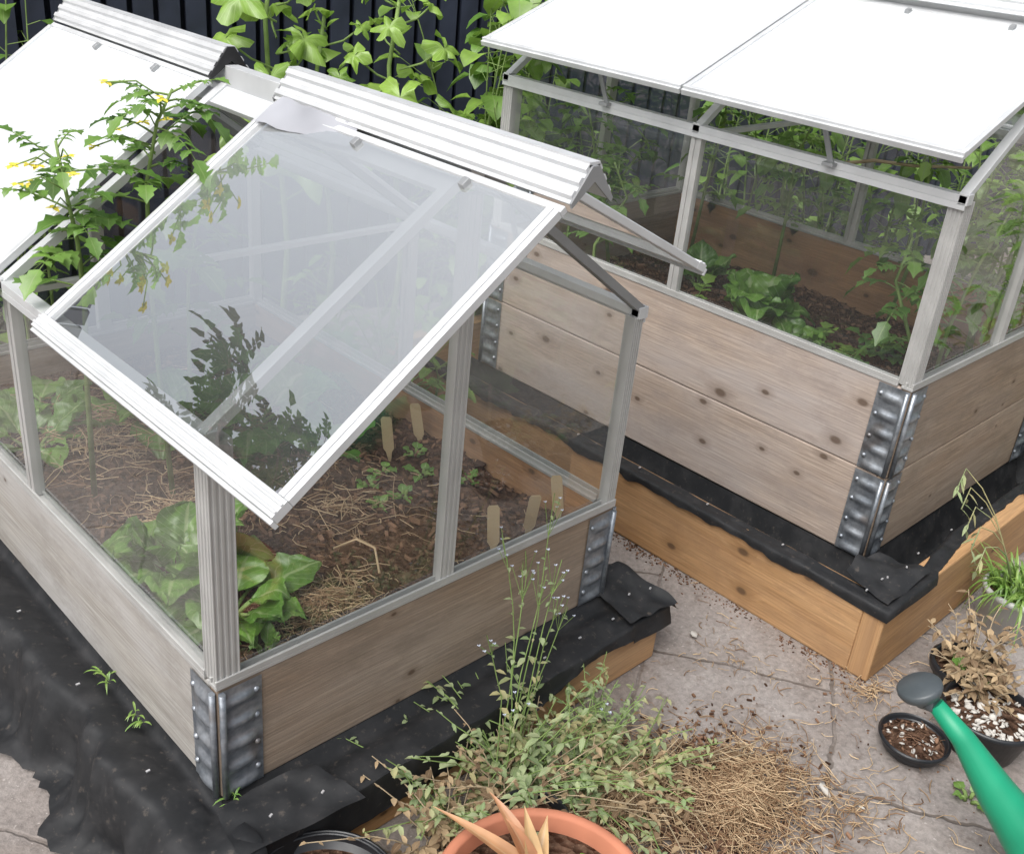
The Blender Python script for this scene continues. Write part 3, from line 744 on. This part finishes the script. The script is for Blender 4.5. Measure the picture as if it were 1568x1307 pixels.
# ------------------------------------------------------------------ foreground plants and pots
def weed(mb,c,n,h,spread,leafL,ml=0,ms=1,mf=None,lean=(0,0),lpn=2,lw=.22):
    c=V(c)
    for k in range(n):
        a=U(0,6.28);o=V((math.cos(a),math.sin(a),0))*U(0,.05);H=h*U(.4,1.1);q=spread*U(.3,1.2)
        pts=[];ca,sa=math.cos(a),math.sin(a)
        for i in range(7):
            t=i/6;pts.append(c+o+V((ca*q*t*t+lean[0]*t+.012*nz(k,t*3),sa*q*t*t+lean[1]*t+.012*nz(k,t*3,5),H*(t-.35*t*t*(q/max(h,.01))))))
        mb.tube(pts,[.0016*(1-.5*i/6) for i in range(7)],ms,4,R_(),False)
        for i in range(1,7):
            for j in range(lpn):
                b=U(0,6.28);l=leafL*U(.5,1.2)*(1.1-.5*i/6)
                mb.leaf(pts[i].lerp(pts[i-1],R_()),(math.cos(b),math.sin(b),U(-.3,.6)),(0,0,1),l,l*lw,ml,U(.2,1.),.3,3)
        if mf is not None:
            for j in range(4):
                p=pts[6]+V((U(-.02,.02),U(-.02,.02),U(-.03,.02)))
                mb.tube([pts[5],p],.0006,ms,3,.5,False)
                for q2 in range(3):
                    b=q2*2.1;mb.leaf(p,(math.cos(b),math.sin(b),.3),(0,0,1),.0035,.0016,mf,0,.1,2)
mb=MB()
weed(mb,(.42,-.17,.0),36,.23,.17,.034,0,1,None,(0,0),3,.2)
weed(mb,(.50,-.22,.0),34,.19,.18,.032,0,1,None,(0,0),3,.2)
weed(mb,(.30,-.16,.0),26,.20,.17,.03,0,1,None,(0,0),3,.2)
weed(mb,(.58,-.28,.0),22,.12,.16,.034,0,1,None,(0,0),3,.2)
weed(mb,(.62,-.20,.0),18,.13,.12,.032,0,1,None,(0,0),3,.2)
mb.obj('forget_me_not_weeds',[M['lw'],M['stem'],M['wht']])
mb=MB()
weed(mb,(.42,-.15,.05),6,.34,.10,.028,0,1,2,(.03,.02))
weed(mb,(.46,-.13,.05),5,.40,.12,.022,0,1,2,(.10,.03))
mb.obj('flowering_forget_me_not',[M['lw'],M['stem'],M['wht']])
mb=MB()
weed(mb,(.26,-.20,.0),34,.18,.17,.03,0,1);weed(mb,(.48,-.28,.0),40,.12,.19,.03,0,1);weed(mb,(.40,-.20,.0),26,.18,.17,.03,0,1);weed(mb,(.60,-.30,.0),26,.10,.19,.03,0,1)
mb.obj('withered_weeds',[M['ld'],M['stemd']])
mb=MB()
for (x,y) in ((-.005,.33),(-.005,.22),(.02,-.02)):
    for k in range(14):
        a=U(0,6.28);mb.leaf((x-.01,y+U(-.02,.02),.135),(math.cos(a)-.5,math.sin(a),U(.4,1.5)),(0,0,1),U(.02,.045),.0018,0,.8,.2,4)
mb.obj('grass_tuft',[M['lg']])
def pot(c,r,h,rim=.008,sd=.02,wall=.006,lip=.02,taper=.72):
    mb=MB();c=V(c)
    mb.lathe([(0,.002),(r*taper,.002),(r*(taper+(1-taper)*(h-lip)/h)-rim*.6,h-lip),(r,h-lip+.002),(r+.001,h-.003),(r-.003,h),(r-wall,h),(r-wall-.002,h-.004),(r-wall-rim*.5-.004,h-sd-.012)],c,0,48)
    mb.lathe([(r-wall-.003,h-sd),(r*.5,h-sd+.006),(0,h-sd+.004)],c,1,32,.5,None,.05)
    return mb
mb=pot((.215,-.425,0),.145,.175,.012,lip=.035,wall=.013,sd=.025);mb.obj('terracotta_pot',[M['terra'],M['soil']])
mb=MB()
for k,(a,l,e) in enumerate(((2.35,.20,.25),(2.0,.18,.5),(1.5,.17,1.0),(1.2,.11,1.6),(2.9,.13,.7),(.6,.09,.8),(1.75,.13,1.8),(2.7,.17,.12))):
    d=V((math.cos(a),math.sin(a),e)).normalized();c=V((.235,-.39,.16))
    mb.leaf(c,d,(0,0,1),l,.013,0,U(.2,.5),.55,8,2,0,0,R_(),.45)
mb.obj('aloe_plant',[M['la']])
mb=MB()
for k in range(14):
    a=U(-2.2,.9);mb.leaf((.25+U(-.03,.03),-.43+U(-.03,.03),.16),(math.cos(a),math.sin(a),U(.3,.9)),(0,0,1),U(.10,.2),.0045,0,U(.8,1.5),.4,8)
mb.obj('spider_plant_leaves',[M['lg']])
mb=pot((.035,-.195,0),.108,.10,.004,lip=.012,wall=.004,sd=.03);mb.lathe([(.098,.098),(.100,.1015),(.102,.098)],(.035,-.195,0),0,48);mb.obj('black_plastic_pot',[M['plb'],M['soil']])
mb=MB();weed(mb,(.04,-.2,.07),5,.04,.05,.012);mb.obj('small_seedling',[M['lg'],M['stem']])
mb=pot((.36,-.27,0),.06,.08,.004,lip=.012,wall=.003,sd=.02);mb.obj('black_plastic_pot',[M['plb'],M['soil']])
mb=pot((1.575,-.50,0),.072,.105,.004,lip=.015,wall=.006,sd=.015,taper=.8);mb.obj('pale_flower_pot',[M['potw'],M['soil']])
mb=MB()
for k in range(230):
    a=U(0,6.28);mb.leaf((1.57+U(-.04,.04),-.50+U(-.04,.04),.09),(math.cos(a),math.sin(a),U(.5,2.4)),(0,0,1),U(.08,.20),.0026,0,U(.4,1.6),.3,6)
for k in range(5):
    p0=V((1.56,-.49,.1));p2=p0+V((-.17+.03*k,.03+.03*k,.16+.02*k));p1=(p0+p2)/2+V((.01,0,.07));e=p2+V((-.045,-.01,-.03))
    pts=[p0.lerp(p1,t/4).lerp(p1.lerp(p2,t/4),t/4) for t in range(5)]+[e]
    mb.tube(pts,.0013,1,4)
    for j in range(4): mb.leaf(pts[-1].lerp(pts[-2],j/4),(U(-1,1),U(-1,1),-.6),(0,0,1),.03,.004,1,.3,.2,3)
mb.obj('ornamental_grass_plant',[M['lg'],M['lw']])
mb=pot((1.18,-.62,0),.085,.085,.004,lip=.012,wall=.004,sd=.014)
mb.obj('shell_topped_pot',[M['plb'],M['soil']])
mb=MB()
def pebble(mb,c,s,m=0):
    c=V(c);a=V((U(-1,1),U(-1,1),U(.3,1)))
    mb.lathe([(0,-s*.35),(s*.7,-s*.25),(s,0),(s*.7,s*.25),(0,s*.35)],c,m,7,R_(),a,1.1)
for k in range(150):
    a=U(0,6.28);q=.074*math.sqrt(R_());pebble(mb,(1.18+math.cos(a)*q,-.62+math.sin(a)*q,.074+U(0,.005)),U(.002,.0085))
pebble(mb,(.84,-.50,.012),.014);pebble(mb,(1.0,-.10,.008),.010);pebble(mb,(.86,-.56,.006),.006)
mb.obj('white_shell_pebbles',[M['shell']])
mb=pot((1.06,-.545,0),.062,.035,.004,lip=.010,wall=.003,sd=.012);mb.obj('black_plastic_pot',[M['plb'],M['soil']])
mb=MB()
for k in range(90):
    a=U(0,6.28);q=.052*math.sqrt(R_());pebble(mb,(1.06+math.cos(a)*q,-.545+math.sin(a)*q,.027),U(.002,.007),0 if R_()<.4 else 1)
straw(mb,1.06,-.545,.028,.05,.05,40,(.01,.04),1,.006,.0008)
mb.obj('pot_litter',[M['shell'],M['bark']])
mb=MB()
weed(mb,(1.27,-.54,.06),26,.13,.10,.035,0,1);weed(mb,(1.21,-.58,.07),12,.08,.08,.035,0,1);mb.obj('withered_pot_plant',[M['ld'],M['stemd']])
chard('strawberry_plant',(1.24,-.55,.07),4,.045,.4);chard('strawberry_plant',(1.03,-.67,.0),4,.04,.35,ml='lg')
mb=pot((1.29,-.53,0),.07,.07,.004,sd=.012);mb.obj('black_plastic_pot',[M['plb'],M['soil']])
mb=MB()
rc=V((.852,-.588,.285));sp=[(.915,-.90,.03),(.900,-.82,.09),(.880,-.73,.170),(.866,-.665,.235),(.856,-.615,.272)]
mb.tube(sp,[.055,.045,.030,.018,.0125],0,20)
ax=V((-.25,.45,1)).normalized()
mb.lathe([(.012,-.028),(.016,-.02),(.030,-.008),(.034,.0),(.034,.006),(.031,.009),(0,.011)],rc,1,28,.5,ax)
mb.tube([(.855,-.617,.272),rc-ax*.02],[.0125,.014],1,14)
bc=V((.915,-.98,0))
mb.lathe([(0,.0),(.085,.0),(.095,.01),(.095,.15),(.088,.19),(.06,.205),(.055,.205),(.05,.19)],bc,0,40)
mb.tube([bc+V((0,-.05,.2)),bc+V((0,-.04,.27)),bc+V((0,.03,.29)),bc+V((0,.085,.24)),bc+V((0,.09,.18))],.011,0,12)
mb.tube([bc+V((0,-.09,.05)),bc+V((0,-.15,.1)),bc+V((0,-.14,.2)),bc+V((0,-.05,.27))],.011,0,12)
mb.obj('watering_can',[M['plg'],M['plgrey']])

# ------------------------------------------------------------------ background
def fy(x): return 2.35-.287*(x+.8)
mb=MB();d=V((1,-.287,0)).normalized();nn=V((.287,1,0)).normalized();p=V((-2.2,fy(-2.2),0))
tot=9.5;s=0
while s<tot:
    w=U(.050,.056);o=U(-.003,.003);mb.box(p+d*s+nn*o,(0,0,1.75+U(-.01,.01)),d*w,nn*.018,0);s+=w+.016
for z in (.35,1.05,1.55): mb.box(p+nn*.022+V((0,0,z)),d*tot,nn*.035,(0,0,.07),0)
q=p+nn*.10;mb.quad(q,q+d*tot,q+d*tot+V((0,0,1.7)),q+V((0,0,1.7)),0);mb.obj('garden_fence',[M['fence']])
def leafy(name,locs,hh,nl,ls,mats=('lb','stem'),w=.33,n=4):
    mb=MB()
    for (x,y) in locs:
        h=U(*hh);b=V((x,y,0));t=V((U(-.15,.15),U(-.15,.15),h));m1=V((U(-.1,.1),U(-.1,.1),h*.5))
        pts=[b+m1*(2*u*(1-u))+t*u*u for u in [i/8 for i in range(9)]]
        pts=[V((p.x,p.y,h*i/8)) for i,p in enumerate(pts)]
        mb.tube(pts,[.005*(1-.7*i/8) for i in range(9)],1,5,.5,False)
        hue=U(0,.5)
        for k in range(nl):
            f=U(.15,1)*7.99;i=int(f);p=pts[i].lerp(pts[i+1],f-i);a=U(0,6.28);dd=V((math.cos(a),math.sin(a),U(-.1,.9)))
            pl=U(.03,.11);q=p+dd*pl;mb.tube([p,q],.0012,1,3,.5,False)
            l=U(*ls);mb.leaf(q,(dd.x,dd.y,U(-.6,.3)),(0,0,1),l,l*w,0,U(.2,1),.25,n,1,.12,0,min(1,hue+U(0,.5)))
    return mb.obj(name,[M[mats[0]],M[mats[1]]])
def rect(n,x0,x1,y0,y1): return [(U(x0,x1),U(y0,y1)) for _ in range(n)]
leafy('garden_shrub',rect(14,.1,.55,1.5,1.95),(.85,1.15),28,(.035,.07))
leafy('garden_shrub',rect(16,1.3,2.1,1.12,1.30),(.5,.85),28,(.035,.07))
leafy('climbing_bean_plant',[(1.50+U(-.08,.22),1.20+U(-.06,.08)) for _ in range(9)],(1.0,1.28),34,(.045,.09),w=.45)
leafy('garden_shrub',rect(30,2.26,2.55,-.4,1.0),(.85,1.1),34,(.04,.08))
leafy('garden_shrub',rect(26,2.55,3.3,-.6,1.2),(.9,1.25),26,(.04,.085))
leafy('garden_shrub',rect(22,2.36,2.8,-1.2,.0),(.7,1.1),28,(.04,.08))
leafy('garden_shrub',rect(16,.95,1.10,.8,1.3),(.25,.4),16,(.03,.06))
def holly(name,x,y,h,n,Rr,z0=.5):
    mb=MB();pts=[V((x+.02*math.sin(i),y+.02*math.cos(i*1.3),h*i/6)) for i in range(7)]
    mb.tube(pts,[.010*(1-.5*i/6) for i in range(7)],1,7)
    for k in range(n):
        z=z0+(h-z0)*(k/n);a=k*2.4+U(-.3,.3);r=Rr*U(.6,1.2)*(1.15-.6*k/n);l=U(.08,.16)*(1.2-.6*k/n)
        p=V((x,y,z));dd=V((math.cos(a),math.sin(a),.55));q=p+dd*l
        mb.tube([p,(p+q)/2+V((0,0,-.01)),q],.0028,1,5,.5,False)
        mb.fan(q,(math.cos(a)*.6-.15,math.sin(a)*.6-.25,1),(math.cos(a),math.sin(a),-.25),r,0,5,.28,.3)
    for k in range(8):
        a=U(0,6.28);p=V((x,y,h-U(0,.12)));mb.leaf(p,(math.cos(a),math.sin(a),.9),(0,0,1),.05,.012,0,.3,.3,4)
    return mb.obj(name,[M['lh'],M['stem']])
holly('hollyhock_plant',1.24,1.22,1.05,15,.085);holly('hollyhock_plant',.99,1.40,1.15,17,.12);holly('hollyhock_plant',1.14,1.40,.98,12,.09)
# rowan tree behind the fence: its hanging branch is what the lid glass mirrors
def rowan():
    mb=MB();base=V((-1.25,2.75,0))
    trunk=[base,base+V((.03,-.02,.9)),base+V((.0,.04,1.8)),base+V((.06,.0,2.6)),base+V((.02,.1,3.3))]
    mb.tube(trunk,[.075,.062,.05,.036,.02],1,10)
    def twig(pts,r,nleaf,L):
        pts=[V(p) for p in pts];mb.tube(pts,[r*(1-.75*i/(len(pts)-1)) for i in range(len(pts))],1,6)
        for k in range(nleaf):
            f=U(.35,1)*(len(pts)-1)*.999;i=int(f);p=pts[i].lerp(pts[i+1],f-i);a=U(0,6.28)
            tomleaf(mb,p,(math.cos(a),math.sin(a),U(-.3,.8)),L*U(.7,1.2),0,1,U(.3,1),None,.15,4)
    twig([trunk[3],(-.95,2.5,2.5),(-.78,2.3,2.36),(-.62,2.13,2.24),(-.52,2.02,2.16)],.016,26,.17)
    twig([(-.95,2.5,2.5),(-.88,2.2,2.5),(-.80,1.95,2.38),(-.77,1.78,2.28),(-.76,1.68,2.22)],.012,22,.15)
    for q in range(9):
        a=U(1.2,5.2);s=trunk[3].lerp(trunk[4],R_());e=s+V((math.cos(a)*.6,math.sin(a)*.6+.25,U(.1,.6)))
        twig([s,(s+e)/2+V((0,0,.08)),e],.012,16,.17)
    mb.obj('rowan_tree',[M['lr'],M['tbark']])
rowan()

# ------------------------------------------------------------------ camera, light
cd=bpy.data.cameras.new('camera');cam=bpy.data.objects.new('camera',cd);COL.objects.link(cam)
r1=V((.72,-.6879,.0921));r3=V((.6447,.6137,-.4558)).normalized();r1=(r1-r3*r1.dot(r3)).normalized();up=r1.cross(r3)
m=Matrix((( r1.x,up.x,-r3.x,-.527),(r1.y,up.y,-r3.y,-.989),(r1.z,up.z,-r3.z,1.312),(0,0,0,1)))
cam.matrix_world=m;cd.sensor_width=36;cd.lens=1610/1568*36;cd.clip_start=.02;cd.clip_end=200
scene.camera=cam
w=bpy.data.worlds.new('World');scene.world=w;w.use_nodes=True;nt=w.node_tree
sk=nt.nodes.new('ShaderNodeTexSky');sk.sky_type='NISHITA';sk.sun_disc=False
EL,RO=math.radians(56),math.radians(-100)
sk.sun_elevation=EL;sk.sun_rotation=RO;sk.dust_density=6;sk.air_density=1.3
hs=nt.nodes.new('ShaderNodeHueSaturation');hs.inputs['Saturation'].default_value=.4
nt.links.new(sk.outputs[0],hs.inputs['Color']);bg=nt.nodes['Background'];nt.links.new(hs.outputs[0],bg.inputs[0]);bg.inputs[1].default_value=.15
sd=bpy.data.lights.new('sun','SUN');sd.energy=2.6;sd.angle=math.radians(45);sd.color=(1,.995,.985);so=bpy.data.objects.new('sun',sd);COL.objects.link(so)
dirv=V((math.sin(RO)*math.cos(EL),math.cos(RO)*math.cos(EL),math.sin(EL)))
so.rotation_euler=dirv.to_track_quat('Z','Y').to_euler()
scene.view_settings.view_transform='Standard';scene.view_settings.look='None';scene.view_settings.exposure=0
